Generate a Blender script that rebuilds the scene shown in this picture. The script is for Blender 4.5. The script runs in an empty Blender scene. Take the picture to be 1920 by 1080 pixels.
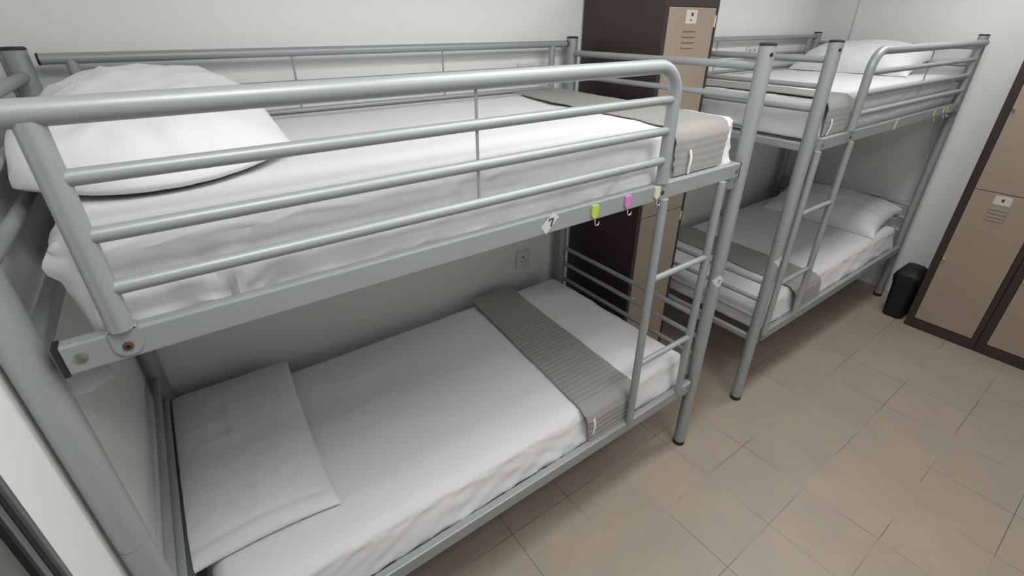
import bpy, bmesh, math, random
from mathutils import Vector, Matrix, noise

random.seed(7)
S = bpy.context.scene
COL = S.collection
R = math.radians

# ------------------------------------------------------------------ camera
cam_d = bpy.data.cameras.new('camera')
cam = bpy.data.objects.new('camera', cam_d)
COL.objects.link(cam)
cam.location = (0.2661, -0.9007, 1.8774)
cam.rotation_euler = (1.0936, -0.0015, -0.6228)
cam_d.sensor_width = 36.0
cam_d.lens = 885.86 / 1920 * 36.0
cam_d.shift_y = -(540 - 500.37) / 1920
cam_d.clip_start = 0.02
S.camera = cam

# ------------------------------------------------------------------ world, exposure
W = bpy.data.worlds.new('world')
S.world = W
W.use_nodes = True
W.node_tree.nodes['Background'].inputs[0].default_value = (0.9, 0.95, 1.0, 1)
W.node_tree.nodes['Background'].inputs[1].default_value = 0.1
S.view_settings.view_transform = 'Standard'
S.view_settings.look = 'None'
S.view_settings.gamma = 1.0
S.view_settings.use_curve_mapping = False
S.view_settings.exposure = 0.10
S.cycles.use_denoising = True
S.cycles.max_bounces = 8
S.cycles.diffuse_bounces = 3


def area_light(name, loc, sx, sy, power, col=(1, 0.998, 0.985)):
    d = bpy.data.lights.new(name, 'AREA')
    d.shape = 'RECTANGLE'
    d.size, d.size_y = sx, sy
    d.energy = power
    d.color = col
    o = bpy.data.objects.new(name, d)
    COL.objects.link(o)
    o.location = loc
    return o


CEIL = 2.60
LAMPS = [((0.45, -0.66, CEIL - 0.075), 0.6, 0.40, 8.6), ((1.55, -0.27, CEIL - 0.075), 1.2, 0.3, 10.5),
         ((3.45, -0.27, CEIL - 0.075), 1.2, 0.3, 10.8), ((1.65, -1.25, CEIL - 0.075), 0.9, 0.40, 9.2)]
for i, (l, sx, sy, p) in enumerate(LAMPS):
    area_light('ceiling_lamp_glow', l, sx, sy, p)

# ------------------------------------------------------------------ materials


def mat(name, col, rough=0.6, metal=0.0, noise_amt=0.0, noise_scale=20.0, bump=0.0, bump_scale=80.0, sheen=0.0, emit=None):
    m = bpy.data.materials.new(name)
    m.use_nodes = True
    nt = m.node_tree
    b = nt.nodes['Principled BSDF']
    b.inputs['Base Color'].default_value = (*col, 1)
    b.inputs['Roughness'].default_value = rough
    b.inputs['Metallic'].default_value = metal
    if sheen:
        b.inputs['Sheen Weight'].default_value = sheen
    if emit:
        b.inputs['Emission Color'].default_value = (*emit[:3], 1)
        b.inputs['Emission Strength'].default_value = emit[3]
    if noise_amt or bump:
        tc = nt.nodes.new('ShaderNodeTexCoord')
    if noise_amt:
        n = nt.nodes.new('ShaderNodeTexNoise')
        n.inputs['Scale'].default_value = noise_scale
        n.inputs['Detail'].default_value = 4
        nt.links.new(tc.outputs['Object'], n.inputs['Vector'])
        r = nt.nodes.new('ShaderNodeMapRange')
        r.inputs['To Min'].default_value = 1 - noise_amt
        r.inputs['To Max'].default_value = 1 + noise_amt
        nt.links.new(n.outputs['Fac'], r.inputs['Value'])
        mx = nt.nodes.new('ShaderNodeVectorMath')
        mx.operation = 'SCALE'
        mx.inputs[0].default_value = col
        nt.links.new(r.outputs['Result'], mx.inputs['Scale'])
        nt.links.new(mx.outputs['Vector'], b.inputs['Base Color'])
    if bump:
        n2 = nt.nodes.new('ShaderNodeTexNoise')
        n2.inputs['Scale'].default_value = bump_scale
        n2.inputs['Detail'].default_value = 5
        nt.links.new(tc.outputs['Object'], n2.inputs['Vector'])
        bp = nt.nodes.new('ShaderNodeBump')
        bp.inputs['Strength'].default_value = bump
        bp.inputs['Distance'].default_value = 0.002
        nt.links.new(n2.outputs['Fac'], bp.inputs['Height'])
        nt.links.new(bp.outputs['Normal'], b.inputs['Normal'])
    return m


M = {}
M['steel'] = mat('silver_painted_steel', (0.345, 0.375, 0.382), 0.42, 0.22, 0.03, 60, 0.05, 400)
M['rubber'] = mat('black_plastic', (0.018, 0.018, 0.02), 0.5)
M['hole'] = mat('dark_bolt_hole', (0.006, 0.006, 0.007), 0.8)
M['bolt'] = mat('zinc_bolt', (0.30, 0.29, 0.25), 0.35, 0.8)
M['brass'] = mat('bronze_bolt', (0.20, 0.12, 0.08), 0.35, 0.7)
M['sheet'] = mat('white_cotton_sheet', (0.79, 0.785, 0.805), 0.85, 0, 0.012, 5, 0.12, 260, 0.1)
M['pillow'] = mat('white_pillowcase', (0.78, 0.775, 0.80), 0.85, 0, 0.012, 6, 0.15, 220, 0.1)
M['wall'] = mat('white_wall_paint', (0.88, 0.88, 0.87), 0.75, 0, 0.012, 3, 0.08, 120)
M['ceiling'] = mat('ceiling_paint', (0.76, 0.76, 0.75), 0.8)
M['brown'] = mat('dark_brown_powder_coat', (0.042, 0.030, 0.028), 0.38, 0, 0.05, 30, 0.04, 300)
M['beige'] = mat('beige_powder_coat', (0.35, 0.285, 0.222), 0.42, 0, 0.02, 30, 0.04, 300)
M['slot'] = mat('locker_slot_shadow_metal', (0.24, 0.185, 0.14), 0.5)
M['paper'] = mat('white_paper_card', (0.62, 0.58, 0.53), 0.7)
M['ink'] = mat('dark_ink', (0.05, 0.05, 0.05), 0.6)
M['sticker'] = mat('grey_white_sticker', (0.62, 0.62, 0.59), 0.55)
M['socket'] = mat('white_socket_plastic', (0.76, 0.75, 0.72), 0.4)
M['trim'] = mat('aluminium_profile', (0.24, 0.235, 0.24), 0.38, 0.5)
M['pane'] = mat('grey_door_panel', (0.16, 0.16, 0.145), 0.3)
M['black'] = mat('black_bin_plastic', (0.007, 0.007, 0.008), 0.55)
M['bag'] = mat('black_liner_film', (0.01, 0.01, 0.011), 0.3, 0, 0, 1, 0.5, 30)
M['chrome'] = mat('chrome', (0.75, 0.75, 0.74), 0.15, 1.0)
M['lime'] = mat('lime_green_plastic', (0.46, 0.60, 0.08), 0.4)
M['pink'] = mat('pink_plastic', (0.62, 0.22, 0.52), 0.4)
M['cream'] = mat('cream_plastic', (0.66, 0.66, 0.54), 0.4)
M['green'] = mat('pale_green_plastic', (0.42, 0.46, 0.22), 0.4)
M['tag'] = mat('white_fabric_tag', (0.80, 0.79, 0.75), 0.8)
M['lamp'] = mat('lamp_diffuser', (0.9, 0.9, 0.9), 0.5, emit=(1, 0.98, 0.95, 2.0))
M['slat'] = mat('galvanised_slat', (0.26, 0.27, 0.27), 0.5, 0.3)


def runner_mat():
    m = mat('grey_ribbed_throw', (0.31, 0.305, 0.285), 0.9, 0, 0.05, 40, 0.35, 500, 0.15)
    return m


M['runner'] = runner_mat()


def floor_mat():
    m = bpy.data.materials.new('beige_floor_tiles')
    m.use_nodes = True
    nt = m.node_tree
    b = nt.nodes['Principled BSDF']
    tc = nt.nodes.new('ShaderNodeTexCoord')
    mp = nt.nodes.new('ShaderNodeMapping')
    # floor object sits at the world origin: grout lines at x = 0.080 + k*0.3015, y = -0.204 + k*0.2965
    mp.inputs['Location'].default_value = (-0.080, 0.205, 0)
    nt.links.new(tc.outputs['Object'], mp.inputs['Vector'])
    br = nt.nodes.new('ShaderNodeTexBrick')
    br.offset = 0.0
    br.inputs['Scale'].default_value = 1.0
    br.inputs['Brick Width'].default_value = 0.3015
    br.inputs['Row Height'].default_value = 0.2965
    br.inputs['Mortar Size'].default_value = 0.0016
    br.inputs['Mortar Smooth'].default_value = 0.2
    br.inputs['Bias'].default_value = 0.0
    br.inputs['Color1'].default_value = (0.395, 0.335, 0.270, 1)
    br.inputs['Color2'].default_value = (0.37, 0.315, 0.255, 1)
    br.inputs['Mortar'].default_value = (0.16, 0.12, 0.085, 1)
    nt.links.new(mp.outputs['Vector'], br.inputs['Vector'])
    n = nt.nodes.new('ShaderNodeTexNoise')
    n.inputs['Scale'].default_value = 5
    n.inputs['Detail'].default_value = 6
    nt.links.new(tc.outputs['Object'], n.inputs['Vector'])
    r = nt.nodes.new('ShaderNodeMapRange')
    r.inputs['To Min'].default_value = 0.88
    r.inputs['To Max'].default_value = 1.12
    nt.links.new(n.outputs['Fac'], r.inputs['Value'])
    # grout is dark in some joints and pale in others
    n3 = nt.nodes.new('ShaderNodeTexNoise')
    n3.inputs['Scale'].default_value = 2.3
    nt.links.new(tc.outputs['Object'], n3.inputs['Vector'])
    cr = nt.nodes.new('ShaderNodeValToRGB')
    cr.color_ramp.elements[0].position = 0.42
    cr.color_ramp.elements[0].color = (0.15, 0.11, 0.08, 1)
    cr.color_ramp.elements[1].position = 0.60
    cr.color_ramp.elements[1].color = (0.40, 0.35, 0.29, 1)
    nt.links.new(n3.outputs['Fac'], cr.inputs['Fac'])
    nt.links.new(cr.outputs['Color'], br.inputs['Mortar'])
    mx = nt.nodes.new('ShaderNodeVectorMath')
    mx.operation = 'SCALE'
    nt.links.new(br.outputs['Color'], mx.inputs[0])
    nt.links.new(r.outputs['Result'], mx.inputs['Scale'])
    nt.links.new(mx.outputs['Vector'], b.inputs['Base Color'])
    b.inputs['Roughness'].default_value = 0.42
    bp = nt.nodes.new('ShaderNodeBump')
    bp.inputs['Strength'].default_value = 0.25
    bp.inputs['Distance'].default_value = 0.001
    bp.invert = True
    nt.links.new(br.outputs['Fac'], bp.inputs['Height'])
    nt.links.new(bp.outputs['Normal'], b.inputs['Normal'])
    return m


M['floor'] = floor_mat()

# ------------------------------------------------------------------ object helpers


def tag(o, label=None, cat=None, group=None, kind=None):
    if label:
        o['label'] = label
    if cat:
        o['category'] = cat
    if group:
        o['group'] = group
    if kind:
        o['kind'] = kind
    return o


def thing(name, loc, label, cat, group=None, rz=0.0):
    o = bpy.data.objects.new(name, None)
    o.empty_display_size = 0.1
    COL.objects.link(o)
    o.location = loc
    o.rotation_euler = (0, 0, rz)
    return tag(o, label, cat, group)


def obj(name, bm, m, parent=None, loc=None, smooth=True, label=None):
    if bm in BOXY:
        smooth = False
        BOXY.discard(bm)
    bmesh.ops.recalc_face_normals(bm, faces=bm.faces)
    me = bpy.data.meshes.new(name)
    bm.to_mesh(me)
    bm.free()
    ms = m if isinstance(m, (list, tuple)) else [m]
    for k in ms:
        me.materials.append(M[k])
    if smooth:
        me.polygons.foreach_set('use_smooth', [True] * len(me.polygons))
        me.set_sharp_from_angle(angle=R(40))
    o = bpy.data.objects.new(name, me)
    COL.objects.link(o)
    if loc:
        o.location = loc
    if parent:
        o.parent = parent
    if label:
        o['label'] = label
    return o


BOXY = set()      # meshes made of flat-sided boxes keep flat shading


def box(bm, x0, x1, y0, y1, z0, z1, bevel=0.0, mi=0):
    BOXY.add(bm)
    vs = [bm.verts.new((x, y, z)) for x in (x0, x1) for y in (y0, y1) for z in (z0, z1)]
    fs = []
    for q in ((0, 1, 3, 2), (4, 6, 7, 5), (0, 4, 5, 1), (2, 3, 7, 6), (0, 2, 6, 4), (1, 5, 7, 3)):
        fs.append(bm.faces.new([vs[k] for k in q]))
    bmesh.ops.recalc_face_normals(bm, faces=fs)
    for f in fs:
        f.material_index = mi
    if bevel > 0:
        es = list({e for f in fs for e in f.edges})
        r = bmesh.ops.bevel(bm, geom=es, offset=bevel, segments=2, profile=0.5, affect='EDGES')
        for f in r['faces']:
            f.material_index = mi


def newbox(*a, **k):
    bm = bmesh.new()
    box(bm, *a, **k)
    return bm


def tube(bm, pts, r, seg=16, cap=True, flat=None):
    """sweep a circle of radius r along pts; flat=(axis Vector, factor) squashes it along that axis"""
    pts = [Vector(p) for p in pts]
    n = len(pts)
    rings = []
    t0 = (pts[1] - pts[0]).normalized()
    up = Vector((0, 0, 1)) if abs(t0.z) < 0.9 else Vector((1, 0, 0))
    a = t0.cross(up).normalized()
    for i, p in enumerate(pts):
        if i == 0:
            t = t0
        elif i == n - 1:
            t = (pts[-1] - pts[-2]).normalized()
        else:
            t = ((pts[i + 1] - p).normalized() + (p - pts[i - 1]).normalized()).normalized()
        a = (a - t * a.dot(t)).normalized()
        b = t.cross(a)
        rr = r[i] if isinstance(r, (list, tuple)) else r
        ring = []
        for k in range(seg):
            th = 2 * math.pi * k / seg
            d = (a * math.cos(th) + b * math.sin(th)) * rr
            if flat:
                d -= flat[0] * d.dot(flat[0]) * (1 - flat[1])
            ring.append(bm.verts.new(p + d))
        rings.append(ring)
    for i in range(n - 1):
        for k in range(seg):
            k2 = (k + 1) % seg
            bm.faces.new((rings[i][k], rings[i][k2], rings[i + 1][k2], rings[i + 1][k]))
    if cap:
        bm.faces.new(list(reversed(rings[0])))
        bm.faces.new(rings[-1])


def newtube(*a, **k):
    bm = bmesh.new()
    tube(bm, *a, **k)
    return bm


def prism(bm, poly, y0, y1, axis='y'):
    """extrude a polygon given in (x,z) along y (or (y,z) along x)"""
    def P(u, v, w):
        return (u, w, v) if axis == 'y' else (w, u, v)
    A = [bm.verts.new(P(u, v, y0)) for u, v in poly]
    B = [bm.verts.new(P(u, v, y1)) for u, v in poly]
    bm.faces.new(A)
    bm.faces.new(list(reversed(B)))
    n = len(poly)
    for i in range(n):
        j = (i + 1) % n
        bm.faces.new((A[i], B[i], B[j], A[j]))


def ridge(p, sharp=2.0):
    return (1 - abs(noise.noise(p))) ** sharp


# ------------------------------------------------------------------ room
XL, XR, YB, YF = -0.032, 4.57, 1.02, -2.35


def struct(name, bm, m, **k):
    o = obj(name, bm, m, smooth=False, **k)
    o['kind'] = 'structure'
    return o


struct('floor', newbox(XL - 0.1, XR + 0.1, YF - 0.1, YB + 0.1, -0.1, 0.0), 'floor')
struct('ceiling', newbox(XL - 0.1, XR + 0.1, YF - 0.1, YB + 0.1, CEIL, CEIL + 0.1), 'ceiling')
struct('wall_back', newbox(XL - 0.1, XR + 0.1, YB, YB + 0.1, 0, CEIL), 'wall')
struct('wall_right', newbox(XR, XR + 0.1, YF, YB, 0, CEIL), 'wall')
struct('wall_front', newbox(XL - 0.1, XR + 0.1, YF - 0.1, YF, 0, CEIL), 'wall')
# left wall with a door opening from y=-1.10 to y=-0.15
bm = bmesh.new()
box(bm, XL - 0.1, XL, -0.172, YB, 0, CEIL)
box(bm, XL - 0.1, XL, YF, -1.12, 0, CEIL)
box(bm, XL - 0.1, XL, -1.12, -0.172, 2.08, CEIL)
struct('wall_left', bm, 'wall')
# thin painted conduit on the right wall
tr = struct('trim_1', newbox(XR - 0.012, XR, 0.765, 0.80, 1.55, CEIL, bevel=0.003), 'wall')

# door in the left wall: aluminium frame, dark gap, leaf with a grey panel
dr = bpy.data.objects.new('door_1', None)
COL.objects.link(dr)
dr.location = (XL, -0.648, 0)
dr['kind'] = 'structure'
bm = bmesh.new()
box(bm, -0.09, 0.004, 0.469, 0.480, 0, 2.08, bevel=0.002)
box(bm, -0.09, 0.004, -0.478, -0.466, 0, 2.08, bevel=0.002)
box(bm, -0.09, 0.004, -0.466, 0.469, 2.066, 2.08, bevel=0.002)
obj('door_frame', bm, 'trim', dr)
bm = bmesh.new()
box(bm, -0.05, -0.003, 0.4435, 0.457, 0.012, 2.05, bevel=0.0015)
box(bm, -0.05, -0.004, -0.445, -0.43, 0.012, 2.05, bevel=0.002)
box(bm, -0.05, -0.004, -0.43, 0.44, 2.03, 2.05)
box(bm, -0.05, -0.004, -0.43, 0.44, 0.012, 0.10)
obj('door_leaf_edge', bm, 'trim', dr)
obj('door_panel', newbox(-0.045, -0.012, -0.428, 0.434, 0.09, 2.04), 'pane', dr)
bm = bmesh.new()
box(bm, -0.02, -0.0045, 0.4345, 0.4432, 0.095, 2.035)
box(bm, -0.06, -0.002, 0.4572, 0.4688, 0.0, 2.064)  # open gap between frame and leaf, its shade painted as a black strip
obj('seal_and_gap_shade', bm, 'rubber', dr)
obj('door_stop', newbox(-0.088, -0.062, 0.44, 0.468, 0, 2.06), 'hole', dr)
bm = bmesh.new()
tube(bm, [(-0.006, 0.446, 1.155), (0.006, 0.446, 1.155)], 0.006, 16)
tube(bm, [(0.006, 0.446, 1.155), (0.010, 0.446, 1.155)], 0.0045, 16)
obj('door_screw', bm, 'chrome', dr)

# ceiling lights (their glow is the area lights at the top)
for i, (l, sx, sy, p) in enumerate(LAMPS):
    t = thing('ceiling_light', (l[0], l[1], CEIL),
              ['small square ceiling light above the camera by the door', 'long ceiling light above the front bunk bed',
               'long ceiling light above the bunk bed behind', 'ceiling light above the middle of the aisle'][i],
              'light', 'ceiling lights')
    bm = bmesh.new()
    hx, hy = sx / 2 + 0.03, sy / 2 + 0.03
    box(bm, -hx, hx, hy - 0.03, hy, -0.07, 0)
    box(bm, -hx, hx, -hy, -hy + 0.03, -0.07, 0)
    box(bm, -hx, -hx + 0.03, -hy + 0.03, hy - 0.03, -0.07, 0)
    box(bm, hx - 0.03, hx, -hy + 0.03, hy - 0.03, -0.07, 0)
    obj('light_frame', bm, 'ceiling', t, smooth=False)
    obj('diffuser', newbox(-hx + 0.03, hx - 0.03, -hy + 0.03, hy - 0.03, -0.06, -0.05), 'lamp', t, smooth=False)

# ------------------------------------------------------------------ bunk bed
L, WB, H = 1.95, 0.952, 1.818
PR = 0.0265          # post radius
RU0, RU1 = 1.385, 1.437      # upper rails, bottom / top
RL0, RL1 = 0.385, 0.437      # lower rails


def seven(cx, cz, s, flip=1):
    """the figure 7 as polygons in x,z"""
    a = [(-0.32, 0.5), (0.36, 0.5), (0.36, 0.30), (-0.18, 0.30), (-0.18, 0.14), (-0.32, 0.14)]
    b = [(0.14, 0.31), (0.36, 0.31), (0.12, -0.5), (-0.12, -0.5)]
    return [[(cx + u * s, cz + v * s) for u, v in p] for p in (a, b)]


def bunk_bed(ox, oy, mirror, label, g0, g1, lad0, lad1, back_v):
    """g0..g1: span of the front guard, g1 is the bent end; lad0/lad1: ladder stiles"""
    t = thing('bunk_bed', (ox, oy, 0), label, 'bunk bed', 'silver metal bunk beds')

    def X(x):
        return L - x if mirror else x

    def bx(x0, x1, *a, **k):
        x0, x1 = X(x0), X(x1)
        return newbox(min(x0, x1), max(x0, x1), *a, **k)

    # posts
    for px in (0, L):
        for py in (0, WB):
            bm = bmesh.new()
            tube(bm, [(px, py, 0.022), (px, py, 0.970)], PR, 28)
            tube(bm, [(px, py, 0.970), (px, py, 0.974)], PR * 0.955, 28)
            tube(bm, [(px, py, 0.974), (px, py, 0.980), (px, py, H - 0.006)], [PR * 1.012, PR * 1.012, PR], 28)
            p = obj('post', bm, 'steel', t)
            bm = bmesh.new()
            tube(bm, [(px, py, H - 0.006), (px, py, H - 0.001), (px, py, H + 0.002)], [PR * 1.03, PR * 1.03, PR * 0.85], 28)
            obj('post_cap', bm, 'rubber', p, label='black plastic cap')
            bm = bmesh.new()
            tube(bm, [(px, py, 0), (px, py, 0.018), (px, py, 0.022)], [PR * 1.06, PR * 1.06, PR * 1.0], 28)
            obj('post_foot', bm, 'rubber', p, label='black plastic foot')
            if py == 0:
                d = -1
                bm = bmesh.new()
                hx = px - 0.010
                yy = -math.sqrt(PR ** 2 - 0.010 ** 2)
                tube(bm, [(hx, yy + 0.004, 1.785), (hx - 0.0004, yy - 0.0012, 1.785)], 0.0065, 16)
                obj('bolt_hole', bm, 'hole', p, label='small dark bolt hole')
    # end rails and beams between the posts at both ends
    for px in (0, L):
        for z, r in ((1.748, 0.0135), (1.648, 0.0110), (1.558, 0.0125), (0.730, 0.0110), (0.632, 0.0110), (0.533, 0.0110)):
            obj('end_rail', newtube([(px, PR * 0.9, z), (px, WB - PR * 0.9, z)], r, 14), 'steel', t)
        for z0, z1 in ((RU0, RU1 - 0.018), (RL0 + 0.005, RL1 - 0.018)):
            obj('end_beam', newbox(px - 0.013, px + 0.013, PR * 0.9, WB - PR * 0.9, z0, z1, bevel=0.004), 'steel', t)
    # side rails front/back, upper/lower, with brackets, end caps and bolts
    for z0, z1, lv in ((RU0, RU1, 1), (RL0, RL1, 0)):
        for fb in (0, 1):
            if fb == 0:
                y0, y1 = -0.029, -0.002
            else:
                y0, y1 = WB + 0.002, WB + 0.029
            rail = obj('side_rail', bx(0.043, L - 0.055, y0, y1, z0, z1, bevel=0.0035), 'steel', t)
            for xe in ((X(0.043), X(0.043) + (0.0012 if mirror else -0.007)), (X(L - 0.055), X(L - 0.055) + (-0.0012 if mirror else 0.0012))):
                xe = sorted(xe)
                obj('rail_end_cap', newbox(xe[0], xe[1], y0 - 0.0005, y1 + 0.0005, z0 - 0.0015, z1 + 0.0005), 'steel' if mirror else 'rubber', rail, label=None if mirror else 'black plastic end cap')
            yc = (y0 + y1) / 2
            for s, px in ((1, 0), (-1, L)):
                bm = bmesh.new()
                pl = [(px + s * PR * 0.8, z0 - 0.055), (px + s * 0.05, z0 - 0.055), (px + s * 0.085, z0 - 0.038), (px + s * 0.085, z1 - 0.022), (px + s * PR * 0.8, z1 - 0.018)]
                yb = (y1 + 0.0005, y1 + 0.0045) if fb == 0 else (y0 - 0.0045, y0 - 0.0005)
                prism(bm, pl, yb[0], yb[1])
                obj('bracket', bm, 'steel', t)
            if fb == 0:
                for k, xb in enumerate((X(0.064), X(L - 0.074))):
                    bm = bmesh.new()
                    zc = (z0 + z1) / 2
                    tube(bm, [(xb, y0 + 0.001, zc), (xb, y0 - 0.002, zc), (xb, y0 - 0.003, zc)], [0.0088, 0.0088, 0.0065], 18)
                    obj('bolt', bm, 'bolt', rail, label='round zinc bolt head')
    # slats under both mattresses
    for z in (RU1 - 0.028, RL1 - 0.028):
        for k in range(14):
            x = 0.10 + k * (L - 0.20) / 13
            obj('slat', newbox(x - 0.016, x + 0.016, -0.001, WB + 0.001, z, z + 0.012), 'slat', t)
    # front guard: bent frame tube + three rails + thin struts
    yg = -0.025
    zt = [1.7735, 1.6855, 1.5985, 1.5115]
    rg = 0.0185
    bend = 0.085
    pts = [(X(g0 - 0.085), yg, zt[0])]
    for k in range(9):
        pts.append((X(g0 - 0.085 + (g1 - bend - g0 + 0.085) * (k + 1) / 9), yg, zt[0]))
    for k in range(1, 10):
        a = k / 9 * math.pi / 2
        pts.append((X(g1 - bend + bend * math.sin(a)), yg, zt[0] - bend + bend * math.cos(a)))
    pts += [(X(g1), yg, 1.60), (X(g1), yg, 1.50), (X(g1), yg, RU1 + 0.004)]
    bm = bmesh.new()
    tube(bm, pts, rg, 18)
    gf = obj('guard_frame', bm, 'steel', t)
    obj('guard_end_cap', newtube([(X(g0 - 0.085), yg, zt[0]), (X(g0 - 0.090), yg, zt[0])], rg * 1.03, 18), 'rubber', gf, label='black plastic end cap')
    bm = bmesh.new()
    tube(bm, [(X(g0), yg, RU1 + 0.004), (X(g0), yg, 1.50), (X(g0), yg, zt[0] - 0.01)], rg * 0.95, 18)
    obj('guard_upright', bm, 'steel', t)
    for gx, cm in ((g0, 'brass'), (g1, 'brass')):
        bm = bmesh.new()
        w = 0.0195
        pl = [(X(gx) - w, RU1 + 0.004), (X(gx) + w, RU1 + 0.004)]
        n = 9
        for k in range(n + 1):
            a = -k / n * math.pi
            pl.append((X(gx) + w * math.cos(a), RU0 + 0.026 + w * math.sin(a) * 0.95))
        prism(bm, pl, -0.0325, -0.0292)
        box(bm, X(gx) - w, X(gx) + w, -0.0325, -0.008, RU1 + 0.0005, RU1 + 0.006, bevel=0.0015)
        tb = obj('guard_tab', bm, 'steel', t)
        bm = bmesh.new()
        tube(bm, [(X(gx), -0.0320, RU0 + 0.026), (X(gx), -0.0350, RU0 + 0.026), (X(gx), -0.0356, RU0 + 0.026)], [0.0075, 0.0075, 0.006], 16)
        obj('bolt', bm, cm, tb, label='bronze bolt head')
        bm = bmesh.new()
        tube(bm, [(X(gx), -0.0350, RU0 + 0.026), (X(gx), -0.0360, RU0 + 0.026)], 0.0036, 6)
        obj('hex_socket', bm, 'hole', tb)
    for z in zt[1:]:
        obj('guard_rail', newtube([(X(g0), yg, z), (X(g1), yg, z)], 0.0125, 16), 'steel', t)
    xs = g0 + (g1 - g0) * 0.508
    obj('guard_strut', newtube([(X(xs), yg, zt[0]), (X(xs), yg, zt[3])], 0.0036, 8), 'steel', t)
    # back guard
    yk = WB - 0.004
    zb = [1.789, 1.690, 1.600]
    b0, b1 = 0.045, L - 0.045
    gb = obj('back_guard_rail', newtube([(b0, yk, zb[0]), (b1, yk, zb[0])], 0.0145, 16), 'steel', t)
    for s, xe in ((-1, b0), (1, b1)):
        obj('guard_end_cap', newtube([(xe, yk, zb[0]), (xe + s * 0.006, yk, zb[0])], 0.0150, 16), 'rubber', gb, label='black plastic end cap')
    for z in zb[1:]:
        obj('back_guard_rail', newtube([(back_v[0], yk, z), (back_v[1], yk, z)], 0.0105, 14), 'steel', t)
    for x in back_v:
        obj('back_guard_upright', newtube([(x, yk, RU1), (x, yk, zb[0])], 0.0145, 14), 'steel', t)
    for k in (1, 2):
        x = back_v[0] + (back_v[1] - back_v[0]) * k / 3
        obj('back_guard_strut', newtube([(x, yk, zb[2]), (x, yk, zb[0])], 0.0036, 8), 'steel', t)
    # ladder
    yl = -0.030
    for x in (lad0, lad1):
        x0 = X(x)
        obj('ladder_stile', newtube([(x0, yl, RL1 - 0.004), (x0, yl, RU0 + 0.002)], 0.0150, 16), 'steel', t)
    for z in (1.095, 0.730):
        obj('ladder_rung', newtube([(X(lad0), yl, z), (X(lad1), yl, z)], 0.0115, 14), 'steel', t)
    return t, X


bedA, XA = bunk_bed(0, 0, False, 'silver metal bunk bed in front, with a diamond sticker 7 on its upper rail',
                    0.124, 1.462, 1.478, 1.793, (0.107, 1.822))
OX, OY = 2.476, 0.013
bedB, XB = bunk_bed(OX, OY, True, 'silver metal bunk bed behind, standing against the far corner beside the black bin',
                    0.124, 1.615, 1.585, 1.905, (0.107, 1.822))


# diamond number stickers
def diamond(parent, cx, cz, y, w, h, label):
    bm = bmesh.new()
    prism(bm, [(cx + 0.012, cz + h / 2), (cx + w / 2, cz + h * 0.22), (cx - 0.012, cz - h / 2), (cx - w / 2, cz - h * 0.10)], y - 0.0009, y)
    s = obj('number_sticker', bm, 'sticker', parent, smooth=False, label=label)
    bm = bmesh.new()
    for p in seven(cx + 0.003, cz + 0.002, h * 0.42):
        prism(bm, p, y - 0.0014, y - 0.0008)
    obj('figure_seven', bm, 'ink', s, smooth=False)


diamond(bedA, 1.0145, 1.4135, -0.0291, 0.060, 0.056, 'grey-white diamond sticker with a dark 7')


def post_sticker(parent, px, zc, ang0, half, r, label, fig=False):
    """diamond wrapped round a post, centre angle ang0 (about z)"""
    bm = bmesh.new()
    n = 10
    grid = []
    for i in range(n + 1):
        u = -1 + 2 * i / n
        hh = half * (1 - abs(u)) + 0.0004
        a = ang0 + u * half / r
        row = [bm.verts.new((px + math.cos(a) * rr, math.sin(a) * rr, zc + s * hh)) for rr in (r, r + 0.001) for s in (-1, 1)]
        grid.append(row)
    for i in range(n):
        A, B = grid[i], grid[i + 1]
        bm.faces.new((A[2], A[3], B[3], B[2]))
        bm.faces.new((A[1], A[0], B[0], B[1]))
        bm.faces.new((A[0], A[2], B[2], B[0]))
        bm.faces.new((A[3], A[1], B[1], B[3]))
    bm.faces.new((grid[0][0], grid[0][1], grid[0][3], grid[0][2]))
    bm.faces.new((grid[n][0], grid[n][2], grid[n][3], grid[n][1]))
    s = obj('number_sticker', bm, 'sticker', parent, label=label)
    if fig:
        bm = bmesh.new()
        for k in range(2):
            a0 = ang0 - 0.10 + 0.05 * k
            z0, z1 = (zc - 0.010, zc + 0.006) if k == 0 else (zc + 0.004, zc + 0.009)
            a1 = a0 + (0.10 if k == 0 else 0.22)
            vs = [bm.verts.new((px + math.cos(a) * (r + 0.0014), math.sin(a) * (r + 0.0014), z)) for a, z in ((a0, z0), (a1, z0), (a1, z1), (a0, z1))]
            bm.faces.new(vs)
        obj('figure', bm, 'ink', s)


post_sticker(bedA, L, 0.938, R(-116), 0.029, PR * 1.0, 'white diamond sticker with a dark figure', True)
post_sticker(bedB, 0, 0.868, R(-98), 0.027, PR * 1.0, 'white diamond sticker')


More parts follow.
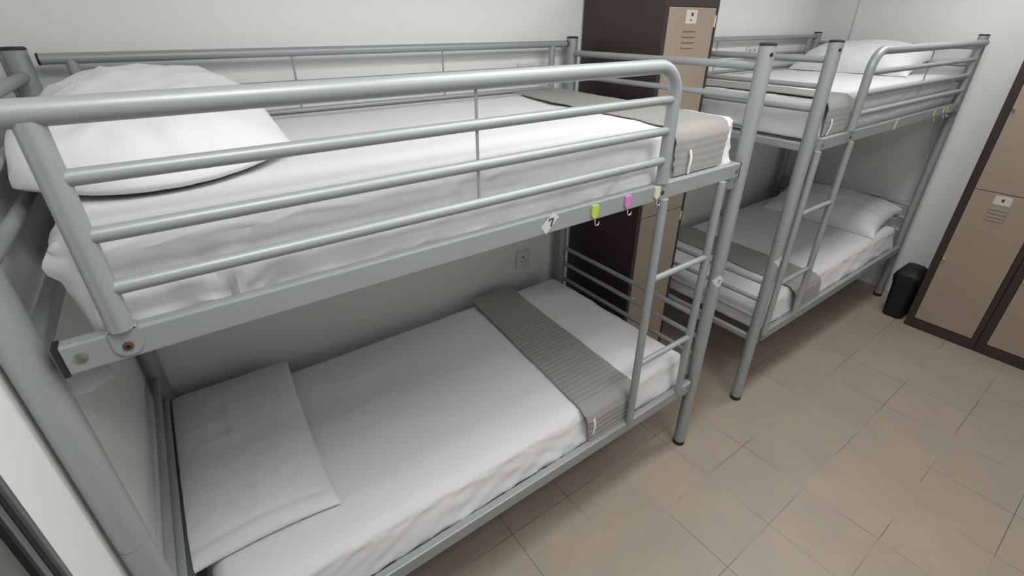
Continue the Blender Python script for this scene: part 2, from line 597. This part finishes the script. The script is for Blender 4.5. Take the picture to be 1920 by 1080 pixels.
# ------------------------------------------------------------------ mattresses
def soft_block(lx, ly, lz, r, step, disp, cut=0.032):
    """rounded block centred on x,y with its base at z=0, displaced along its normal by disp(p, n)"""
    bm = bmesh.new()
    lz = lz + cut            # the hidden lowest part is pressed flat on the slats
    h = Vector((lx / 2, ly / 2, lz / 2))
    cache = {}

    def axis_pts(half):
        inner = half - r
        n = max(2, int(2 * inner / step))
        a = [-half + r * (1 - math.cos(k / 5 * math.pi / 2)) for k in range(5)]
        a = [-half + r * k / 5 for k in range(5)]
        m = [-inner + 2 * inner * k / n for k in range(n + 1)]
        b = [inner + r * (k + 1) / 5 for k in range(5)]
        return a + m + b
    AX = [axis_pts(h[i]) for i in range(3)]

    def vert(p):
        key = (round(p[0], 5), round(p[1], 5), round(p[2], 5))
        if key in cache:
            return cache[key]
        q = Vector([max(-(h[i] - r), min(h[i] - r, p[i])) for i in range(3)])
        d = Vector(p) - q
        n = d.normalized() if d.length > 1e-9 else Vector((0, 0, 1))
        pos = q + n * r
        pos = pos + n * disp(pos, n)
        pos.z = max(0.0, pos.z + lz / 2 - cut)
        v = bm.verts.new(pos)
        cache[key] = v
        return v
    for ax in range(3):
        u, w = [i for i in range(3) if i != ax]
        for s in (-1, 1):
            for i in range(len(AX[u]) - 1):
                for j in range(len(AX[w]) - 1):
                    q = []
                    for di, dj in ((0, 0), (1, 0), (1, 1), (0, 1)):
                        p = [0, 0, 0]
                        p[ax] = s * h[ax]
                        p[u] = AX[u][i + di]
                        p[w] = AX[w][j + dj]
                        q.append(vert(p))
                    bm.faces.new(q)
    return bm


def mattress(x0, x1, y0, y1, z0, z1, label, seed, crease=1.0, front=1.0, tuft=0):
    lx, ly, lz = x1 - x0, y1 - y0, z1 - z0
    off = Vector((seed * 7.3, seed * 3.1, seed * 5.7))

    def disp(p, n):
        d = 0.0
        zf = max(0.0, min(1.0, (p.z + lz / 2) / lz))
        # broad sag and soft undulation on top
        if n.z > 0.3:
            t = 0.004 * (noise.noise(p * 2.2 + off) - 0.3)
            e = Vector((p.x * 3.0 + p.y * 5.0, p.y * 2.0 - p.x * 1.0, 0)) + off
            t += 0.0022 * (ridge(e, 6.0) - 0.5) * crease
            e = Vector((p.x * 2.0 - p.y * 1.0, p.y * 9.0, 3)) + off
            t += 0.0014 * (ridge(e, 5.0) - 0.5) * crease
            d += min(0.001, t) * n.z
        if n.y < -0.3:
            k = -n.y
            # long tension folds running down along the side
            e = Vector((p.x * 2.2, p.z * 15.0 + p.x * 4.5, 0)) + off
            t = 0.012 * (ridge(e, 3.0) - 1.0) * (0.25 + 0.6 * (1 - zf)) * crease
            e = Vector((p.x * 7 - p.z * 16.0, p.z * 8.0, 1.7)) + off
            t += 0.010 * (ridge(e, 6.0) - 1.0) * (0.9 - 0.6 * zf) * crease
            # the upper half leans back, the lower half bulges over the rail
            q = max(0.0, min(1.0, (zf - 0.08) / 0.75))
            t += 0.007 - 0.026 * q
            if tuft:
                # pleats gathered at the tucked corner
                g = math.exp(-((p.x + lx / 2 - 0.22) / 0.13) ** 2)
                a = math.atan2(p.z + lz / 2 + 0.02, (p.x + lx / 2 - 0.24))
                t += 0.011 * g * (1 - zf) * math.sin(a * 9)
                # one diagonal crease towards the foot end
                q = (p.x + lx / 2 - 1.13) - (p.z + lz / 2) * 1.5
                t += (0.009 * math.exp(-(q / 0.025) ** 2) - 0.008 * math.exp(-((q - 0.05) / 0.025) ** 2)) * max(0, 1 - zf * 1.3)
            # tucked underneath: the lower edge pulls in
            t = t * min(1.0, 0.35 + zf * 3)
            d += min(0.005, t * (0.6 + 0.4 * front) + 0.004) * k
        if n.x < -0.3:
            e = Vector((0, p.y * 9.0 + p.z * 3.0, p.z * 6.0)) + off
            d += 0.006 * (ridge(e, 3.0) - 0.6) * -n.x
            if tuft:
                q = (p.z + lz / 2) - (lz - 0.040)
                f = math.exp(-(q / 0.02) ** 2) if q > 0 else math.exp(-(q / 0.007) ** 2)
                d += 0.013 * f * math.exp(-((p.y + ly / 2 - 0.03) / 0.10) ** 2) * -n.x
                d -= 0.02 * (1 - zf) * -n.x
        if n.x > 0.3:
            e = Vector((0, p.y * 8.0, p.z * 7.0)) + off
            d += 0.006 * (ridge(e, 3.0) - 0.8) * n.x
        return d
    bm = soft_block(lx, ly, lz, min(0.045, lz * 0.33), 0.014, disp)
    o = obj('mattress', bm, 'sheet', None, loc=((x0 + x1) / 2, (y0 + y1) / 2, z0))
    for p in o.data.polygons:
        p.use_smooth = True
    tag(o, label, 'mattress', 'mattresses in white sheets')
    return o


mUA = mattress(0.058, 1.915, 0.004, 0.928, 1.4235, 1.588, 'white sheeted mattress on the top deck of the front bunk bed', 1, 1.0, 1.6, 1)
mLA = mattress(0.045, 1.885, 0.006, 0.928, 0.4235, 0.574, 'white sheeted mattress on the lower deck of the front bunk bed', 2, 1.0, 1.0)
mUB = mattress(OX + 0.06, OX + 1.895, OY + 0.004, OY + 0.928, 1.4235, 1.588, 'white sheeted mattress on the top deck of the bunk bed behind', 3)
mLB = mattress(OX + 0.06, OX + 1.895, OY + 0.006, OY + 0.928, 0.4235, 0.574, 'white sheeted mattress on the lower deck of the bunk bed behind', 4)


# ------------------------------------------------------------------ pillows
def pillow(loc, lx, ly, h, rot, label, seed, zfloor, xlim=None, pinch=0.10, wr=1.0, flat=0.3, full=0.42, rnd=0.0, creases=(), bulge=0.0, nu=60, nv=80):
    """stuffed pillow: seam round the edge, full top, underside pressed flat on the mattress at zfloor"""
    bm = bmesh.new()
    off = Vector((seed * 4.7, seed * 9.2, seed * 2.9))

    def base(u, v):
        x = lx / 2 * u * (1 - pinch * (1 - v * v) * abs(u) ** 3)
        y = ly / 2 * v * (1 - pinch * 0.8 * (1 - u * u) * abs(v) ** 3)
        x *= math.sqrt(1 - rnd * v * v / 2)
        y *= math.sqrt(1 - rnd * u * u / 2)
        y -= bulge * (1 - u * u) * max(0.0, -v) ** 2
        return x, y

    def prof(u, v):
        a = max(0.0, 1 - abs(u) ** 2.2)
        b = max(0.0, 1 - abs(v) ** 2.5)
        return (a * b) ** full
    top, bot = {}, {}
    for i in range(nu + 1):
        u = math.sin((-1 + 2 * i / nu) * math.pi / 2)
        for j in range(nv + 1):
            v = math.sin((-1 + 2 * j / nv) * math.pi / 2)
            x, y = base(u, v)
            t = prof(u, v)
            p = Vector((x, y, 0))
            w = noise.noise(p * 5.0 + off) * 0.10 * h
            e = Vector((x * 11 + y * 3, y * 4.0, 0)) + off
            w += (ridge(e, 5.0) - 0.3) * 0.045 * min(h, 0.15)
            e = Vector((x * 4, y * 11 - x * 5, 5)) + off
            w += (ridge(e, 6.0) - 0.25) * 0.035 * min(h, 0.15)
            # pleats fanning in from the seam
            ed = max(abs(u), abs(v))
            pl = noise.noise(Vector((math.atan2(v, u) * 5.0, 0, seed))) * 0.06 * min(h, 0.15) * ed ** 3
            k = min(1.0, t * 1.5) * wr
            for ax, at, wd, dp, lo, hi in creases:
                q, o_ = (u, v) if ax == 'u' else (v, u)
                if lo < o_ < hi:
                    w += dp * math.exp(-((q - at) / wd) ** 2) * min(1, (o_ - lo) * 5) * min(1, (hi - o_) * 5)
            # fabric at the crown bulges sideways a little past the seam
            zt = h * t + (w + pl) * k
            zb = -h * flat * t + w * 0.3 * k
            if i in (0, nu) or j in (0, nv):
                top[i, j] = bot[i, j] = bm.verts.new((x, y, 0.05 * h * noise.noise(p * 9 + off)))
            else:
                top[i, j] = bm.verts.new((x, y, zt))
                bot[i, j] = bm.verts.new((x, y, zb))
    for i in range(nu):
        for j in range(nv):
            bm.faces.new((top[i, j], top[i + 1, j], top[i + 1, j + 1], top[i, j + 1]))
            q = (bot[i, j], bot[i, j + 1], bot[i + 1, j + 1], bot[i + 1, j])
            if len(set(q)) == 4 and not all(x is y for x, y in zip(q, (top[i, j], top[i, j + 1], top[i + 1, j + 1], top[i + 1, j]))):
                bm.faces.new(q)
    # pose it, then press it against the mattress and the rails
    mw = Matrix.Translation(loc) @ Matrix.Rotation(rot[2], 4, 'Z') @ Matrix.Rotation(rot[1], 4, 'Y') @ Matrix.Rotation(rot[0], 4, 'X')
    inv = Matrix.Translation(loc).inverted()
    for v in bm.verts:
        q = mw @ v.co
        if q.z < zfloor + 0.002:
            q.z = zfloor + 0.002 + 0.04 * max(-0.05, q.z - zfloor - 0.002) * 0
        if xlim:
            q.x = max(xlim[0], min(xlim[1], q.x))
            q.y = min(q.y, 0.921)
        v.co = inv @ q
    bmesh.ops.remove_doubles(bm, verts=bm.verts, dist=1e-6)
    o = obj('pillow', bm, 'pillow')
    for p in o.data.polygons:
        p.use_smooth = True
    o.location = loc
    tag(o, label, 'pillow', 'white pillows')
    return o


pillow((0.252, 0.630, 1.632), 0.55, 0.57, 0.142, (R(3), 0, R(-4)), 'plump white pillow on the top deck of the front bunk bed', 1, 1.5885, (0.0145, 2),
       0.06, 1.6, 0.45, 0.56, 0.0, bulge=0.19)
pillow((0.200, 0.555, 0.600), 0.420, 0.77, 0.055, (R(2), 0, R(-2)), 'flat white pillow on the lower deck of the front bunk bed', 2, 0.5745, (0.0175, 2), 0.05, 0.9, 0.3, 0.36, 0.0,
       (('v', -0.86, 0.025, -0.006, -1, 1), ('u', -0.12, 0.035, 0.006, -0.2, 0.9), ('u', 0.08, 0.035, 0.005, -0.9, -0.3),
        ('v', 0.28, 0.026, 0.005, -0.95, -0.2), ('v', 0.05, 0.026, 0.005, -0.7, 0.1), ('v', 0.42, 0.026, 0.004, 0.2, 0.9)))
pillow((OX + 1.69, OY + 0.53, 1.640), 0.44, 0.70, 0.130, (0, R(-14), R(2)), 'white pillow leaning on the far end of the top deck behind', 3, 1.5885, (0, OX + L - 0.0145), 0.08)
pillow((OX + 1.70, OY + 0.43, 0.630), 0.46, 0.78, 0.135, (0, R(-14), R(2)), 'white pillow propped on the lower deck of the bunk bed behind', 4, 0.5745, (0, OX + L - 0.0145), 0.10)


# ------------------------------------------------------------------ grey runners
def runner(xf0, xf1, xb0, xb1, yfront, yback, ztop, zhang, label, seed, fold=0.0, hang_shift=(0, 0), rad=0.045, wob=0.004, back_lift=0.0, lift=0.004, ribs=0.0012, thin=1.0, frill=0.0018, lump=0.004):
    """cloth strip lying across a mattress, its front end hanging over the side"""
    off = Vector((seed * 3.3, seed * 1.7, seed * 8.1))
    path = []        # (y, z, normal y, normal z, s)
    s = 0.0
    step = 0.004
    ytop0 = yfront + rad
    n = int((yback - ytop0) / step)
    for k in range(n + 1):
        y = yback + (ytop0 - yback) * k / n
        path.append((y, ztop, 0.0, 1.0))
    for k in range(1, 15):
        a = k / 14 * math.pi / 2
        path.append((ytop0 - rad * math.sin(a), ztop - rad + rad * math.cos(a), -math.sin(a), math.cos(a)))
    n = int((ztop - rad - zhang) / step)
    for k in range(1, n + 1):
        path.append((yfront, ztop - rad - (ztop - rad - zhang) * k / n, -1.0, 0.0))
    nx = 34
    bm = bmesh.new()
    T, B = [], []
    prev = None
    tot = len(path)
    ntop = int((yback - ytop0) / step)
    for i, (y, z, ny, nz) in enumerate(path):
        if prev:
            s += math.hypot(y - prev[0], z - prev[1])
        prev = (y, z)
        f = max(0.0, min(1.0, (yback - y) / (yback - yfront)))
        hg = max(0.0, (i - ntop) / (tot - ntop)) if nz < 0.7 else 0.0
        a = xb0 + (xf0 - xb0) * f + hang_shift[0] * hg + wob * noise.noise(Vector((s * 9, 0, 0)) + off) + frill * noise.noise(Vector((s * 70, 3, 0)) + off)
        b = xb1 + (xf1 - xb1) * f + hang_shift[1] * hg + wob * noise.noise(Vector((s * 9, 9, 0)) + off) + frill * noise.noise(Vector((s * 70, 7, 0)) + off)
        rt, rb = [], []
        for j in range(nx + 1):
            u = j / nx
            x = a + (b - a) * u
            rib = ribs * math.sin(2 * math.pi * (s + 0.004 * noise.noise(Vector((x * 6, s * 4, 0)) + off)) / 0.024)
            lump_ = lump * (noise.noise(Vector((x * 7, s * 6, 0)) + off) + 0.6)
            edge = min(1.0, min(u, 1 - u) * 14)
            lift_ = lift + max(0.0, lump_) + back_lift * max(0, 1 - f * 5) ** 2
            t = thin * 0.0055 * (0.5 + 0.5 * edge) + rib
            rt.append(bm.verts.new((x, y + ny * (lift_ + t), z + nz * (lift_ + t))))
            rb.append(bm.verts.new((x, y + ny * lift_ * 0.7, z + nz * lift_ * 0.7)))
        T.append(rt)
        B.append(rb)
    N = len(T)
    for i in range(N - 1):
        for j in range(nx):
            bm.faces.new((T[i][j], T[i + 1][j], T[i + 1][j + 1], T[i][j + 1]))
            bm.faces.new((B[i][j], B[i][j + 1], B[i + 1][j + 1], B[i + 1][j]))
        bm.faces.new((T[i][0], B[i][0], B[i + 1][0], T[i + 1][0]))
        bm.faces.new((T[i][nx], T[i + 1][nx], B[i + 1][nx], B[i][nx]))
    for j in range(nx):
        bm.faces.new((T[0][j], T[0][j + 1], B[0][j + 1], B[0][j]))
        bm.faces.new((T[N - 1][j], B[N - 1][j], B[N - 1][j + 1], T[N - 1][j + 1]))
    o = obj('bed_runner', bm, 'runner')
    for p in o.data.polygons:
        p.use_smooth = True
    tag(o, label, 'bed runner', 'grey bed runners')
    return o


def cloth_tag(parent, x, y, z0, z1, w=0.011, lean=0.0):
    bm = bmesh.new()
    n = 8
    A = []
    for k in range(n + 1):
        f = k / n
        z = z1 + (z0 - z1) * f
        xx = x + lean * f + 0.003 * math.sin(f * 6)
        yy = y - 0.004 * math.sin(f * math.pi)
        A.append([bm.verts.new((xx - w / 2, yy, z)), bm.verts.new((xx + w / 2, yy, z)),
                  bm.verts.new((xx + w / 2, yy + 0.002, z)), bm.verts.new((xx - w / 2, yy + 0.002, z))])
    for k in range(n):
        for q in range(4):
            q2 = (q + 1) % 4
            bm.faces.new((A[k][q], A[k][q2], A[k + 1][q2], A[k + 1][q]))
    bm.faces.new(A[0])
    bm.faces.new(list(reversed(A[n])))
    obj('cloth_tag', bm, 'tag', parent, label='narrow white cloth tag')


r1 = runner(1.256, 1.535, 1.325, 1.575, 0.001, 0.924, 0.5745, 0.4395, 'dark grey ribbed runner across the lower mattress of the front bunk bed', 1, hang_shift=(0.018, -0.020), back_lift=0.012)
cloth_tag(r1, 1.292, -0.010, 0.452, 0.545, lean=0.004)
r2 = runner(1.525, 1.818, 1.585, 1.872, 0.000, 0.924, 1.5885, 1.4415, 'light grey runner over the foot of the top mattress of the front bunk bed', 2, hang_shift=(0.015, -0.012), wob=0.012, back_lift=0.004, ribs=0.0003, thin=0.45, frill=0.005, lump=0.0015)
cloth_tag(r2, 1.600, -0.014, 1.442, 1.52, lean=0.010)
r3 = runner(OX + 0.365, OX + 0.655, OX + 0.41, OX + 0.66, OY + 0.001, OY + 0.924, 0.5745, 0.4395, 'dark grey ribbed runner across the lower mattress of the bunk bed behind', 3, hang_shift=(0.03, 0.04))
cloth_tag(r3, OX + 0.435, OY - 0.010, 0.452, 0.535, lean=0.006)
r4 = runner(OX + 0.095, OX + 0.315, OX + 0.12, OX + 0.36, OY + 0.000, OY + 0.924, 1.5885, 1.4415, 'light grey runner hanging off the top mattress of the bunk bed behind', 4, hang_shift=(0.0, -0.01), wob=0.010, ribs=0.0004, thin=0.7)
cloth_tag(r4, OX + 0.135, OY - 0.014, 1.442, 1.51, lean=-0.006)


# ------------------------------------------------------------------ lockers
def locker(loc, rz, label, group, hinge_tabs=False, W_=0.378, D=0.48, HT=2.0, label_cards=('A', 'B')):
    """local: front face looks to -y, x from 0 to W_, y from 0 (front) to D"""
    t = thing('locker', loc, label, 'locker', group, rz)
    fw = 0.026 if hinge_tabs else 0.040
    bm = bmesh.new()
    box(bm, 0, fw, 0, D, 0, HT, bevel=0.003)
    box(bm, W_ - fw * 0.7, W_, 0, D, 0, HT, bevel=0.003)
    box(bm, fw, W_ - fw * 0.7, 0, D, 1.9395, HT)
    box(bm, fw, W_ - fw * 0.7, 0.0, D, 0, 0.070)
    box(bm, fw, W_ - fw * 0.7, D - 0.02, D, 0.07, 1.9395)
    box(bm, fw, W_ - fw * 0.7, 0.02, D - 0.02, 0.99, 1.003)
    obj('locker_body', bm, 'brown', t, smooth=False)
    x0, x1 = fw + 0.002, W_ - fw * 0.7 - 0.002
    for k, (z0, z1) in enumerate(((0.074, 0.9935), (0.9975, 1.937))):
        d = obj('locker_door', newbox(x0, x1, 0.001, 0.018, z0, z1, bevel=0.002), 'beige', t, label='beige metal door')
        xc = (x0 + x1) / 2 - 0.01
        # louvre vents: pressed-out slats
        bm = bmesh.new()
        zv = z1 - 0.083
        for q in range(4):
            z = zv - q * 0.0222
            v = [bm.verts.new(p) for p in ((xc - 0.044, 0.0005, z), (xc + 0.044, 0.0005, z), (xc + 0.044, 0.0005, z - 0.010), (xc - 0.044, 0.0005, z - 0.010),
                                           (xc - 0.040, -0.0045, z - 0.009), (xc + 0.040, -0.0045, z - 0.009))]
            bm.faces.new((v[0], v[1], v[5], v[4]))
            bm.faces.new((v[4], v[5], v[2], v[3]))
            bm.faces.new((v[0], v[4], v[3]))
            bm.faces.new((v[1], v[2], v[5]))
        obj('louvre_vent', bm, 'slot', d, smooth=False)
        # card with a small dark mark
        bm = bmesh.new()
        box(bm, xc - 0.039, xc + 0.037, -0.0004, 0.0008, z1 - 0.063, z1 - 0.010)
        obj('label_card', bm, 'paper', d, smooth=False, label='white paper card with a small dark mark')
        bm = bmesh.new()
        if k:
            box(bm, xc - 0.005, xc + 0.011, -0.0009, -0.0003, z1 - 0.034, z1 - 0.020)
            box(bm, xc - 0.008, xc + 0.002, -0.0009, -0.0003, z1 - 0.052, z1 - 0.046)
        else:
            box(bm, xc - 0.006, xc + 0.006, -0.0009, -0.0003, z1 - 0.044, z1 - 0.026)
        obj('card_mark', bm, 'ink', d, smooth=False)
        # knob lock
        bm = bmesh.new()
        zk = z0 + 0.456
        xk = x0 + 0.010
        tube(bm, [(xk, 0.002, zk), (xk, -0.004, zk), (xk, -0.010, zk), (xk, -0.013, zk)], [0.006, 0.006, 0.0085, 0.006], 14)
        obj('lock_knob', bm, 'chrome', d, label='small chrome lock knob')
        if hinge_tabs:
            zz = 1.884 if k else 0.948
            obj('door_tab', newbox(x1 - 0.006, x1 + 0.004, -0.004, 0.002, zz - 0.024, zz + 0.024), 'paper', d, smooth=False, label='pale tab at the door edge')
    return t


locker((2.066, 0.525, 0), 0, 'tall dark brown locker with beige doors standing between the two bunk beds', None, True, 0.375, 0.485, 2.02)
YR = -0.257
for k in range(2):
    locker((4.12, YR - k * 0.380, 0), R(-90),
           ['brown and beige locker beside the black waste bin on the right wall',
            'brown and beige locker second along from the black bin, mostly cut off'][k],
           'lockers on the right wall', False, 0.378, 0.445, 2.0)

# ------------------------------------------------------------------ waste bin
t = thing('waste_bin', (4.245, -0.168, 0), 'small black waste bin between the far bunk bed and the lockers', 'waste bin')


def taper(bm, a0, b0, z0, a1, b1, z1, c=0.03, cap=True):
    def ring(a, b, z):
        pts = []
        for sx, sy in ((1, 1), (-1, 1), (-1, -1), (1, -1)):
            q = [(sx * a, sy * (b - c)), (sx * (a - c), sy * b)]
            if sx * sy < 0:
                q.reverse()
            pts += q
        return [bm.verts.new((x, y, z)) for x, y in pts]
    A, B = ring(a0, b0, z0), ring(a1, b1, z1)
    for i in range(8):
        j = (i + 1) % 8
        bm.faces.new((A[i], A[j], B[j], B[i]))
    if cap:
        bm.faces.new(list(reversed(A)))
        bm.faces.new(B)


bm = bmesh.new()
taper(bm, 0.095, 0.058, 0, 0.112, 0.070, 0.30, 0.022)
obj('bin_body', bm, 'black', t)
bm = bmesh.new()
taper(bm, 0.113, 0.073, 0.265, 0.119, 0.078, 0.315, 0.024)
obj('bin_liner', bm, 'bag', t, label='black plastic liner folded over the rim')
bm = bmesh.new()
taper(bm, 0.116, 0.076, 0.315, 0.112, 0.072, 0.335, 0.024)
taper(bm, 0.112, 0.072, 0.335, 0.070, 0.050, 0.372, 0.020)
obj('bin_lid', bm, 'black', t)


# ------------------------------------------------------------------ wall sockets
def socket(loc, w, h, label, double=False):
    t = thing('wall_socket', loc, label, 'socket', 'white wall sockets')
    obj('socket_plate', newbox(-w / 2, w / 2, -0.011, 0.0, -h / 2, h / 2, bevel=0.004), 'socket', t)
    bm = bmesh.new()
    for cx in ((-w * 0.23, w * 0.23) if double else (0.0,)):
        box(bm, cx - 0.004, cx + 0.004, -0.0116, -0.010, 0.006, 0.019)
        box(bm, cx - 0.014, cx - 0.006, -0.0116, -0.010, -0.014, -0.009)
        box(bm, cx + 0.006, cx + 0.014, -0.0116, -0.010, -0.014, -0.009)
    obj('socket_holes', bm, 'hole', t, smooth=False)
    obj('socket_switch', newbox(w * 0.28, w * 0.28 + 0.010, -0.0135, -0.010, h * 0.16, h * 0.34), 'socket', t)
    return t


socket((1.719, YB, 0.685), 0.092, 0.105, 'white wall socket above the lower mattress of the front bunk bed')
socket((1.724, YB, 1.668), 0.10, 0.085, 'white wall socket above the top mattress of the front bunk bed')
socket((3.645, YB, 1.700), 0.12, 0.075, 'white wall socket above the top mattress of the bunk bed behind', True)


# ------------------------------------------------------------------ stick-on hooks and tape
def sticky_hook(x, y, z, col, label, s=1.0, group='stick-on hooks'):
    t = thing('adhesive_hook', (x, y, z), label, 'hook', group)
    bm = bmesh.new()
    prism(bm, [(-0.0115 * s, 0.019 * s), (0.0125 * s, 0.019 * s), (0.0125 * s, -0.009 * s), (0.0055 * s, -0.018 * s), (-0.0045 * s, -0.018 * s), (-0.0115 * s, -0.010 * s)], -0.006, 0.0)
    obj('hook_pad', bm, col, t, smooth=False)
    bm = bmesh.new()
    pts = [(0.001, -0.003, -0.016 * s), (0.001, -0.006, -0.026 * s)]
    for k in range(9):
        a = math.pi + k / 8 * math.pi * 1.05
        pts.append((0.008 * s + 0.008 * s * math.cos(a), -0.008, -0.032 * s + 0.009 * s * math.sin(a)))
    tube(bm, pts, 0.0019, 10)
    obj('hook_wire', bm, 'chrome', t, label='chrome wire hook')
    return t


yh = -0.0292
sticky_hook(1.173, yh, 1.4115, 'lime', 'lime green stick-on hook on the front upper rail, beside the diamond sticker')
sticky_hook(1.306, yh, 1.4125, 'pink', 'pink stick-on hook on the front upper rail between the green and cream hooks')
sticky_hook(1.437, yh, 1.4145, 'cream', 'cream stick-on hook on the front upper rail beside the ladder')
yb = OY - 0.0292
sticky_hook(3.925, yb, 1.410, 'green', 'pale green stick-on hook on the far bunk rail, nearest the white tape', 1.0)
sticky_hook(4.085, yb, 1.412, 'green', 'pale green stick-on hook on the far bunk rail, middle one of three', 1.0)
sticky_hook(4.150, yb, 1.412, 'green', 'pale green stick-on hook on the far bunk rail, closest to the end post', 1.0)
bm = bmesh.new()
prism(bm, [(3.352, 1.437), (3.376, 1.441), (3.362, 1.385), (3.342, 1.383)], yb - 0.0012, yb)
o = obj('tape_strip', bm, 'sticker', smooth=False)
tag(o, 'short white tape strip stuck across the rail of the bunk bed behind', 'tape')
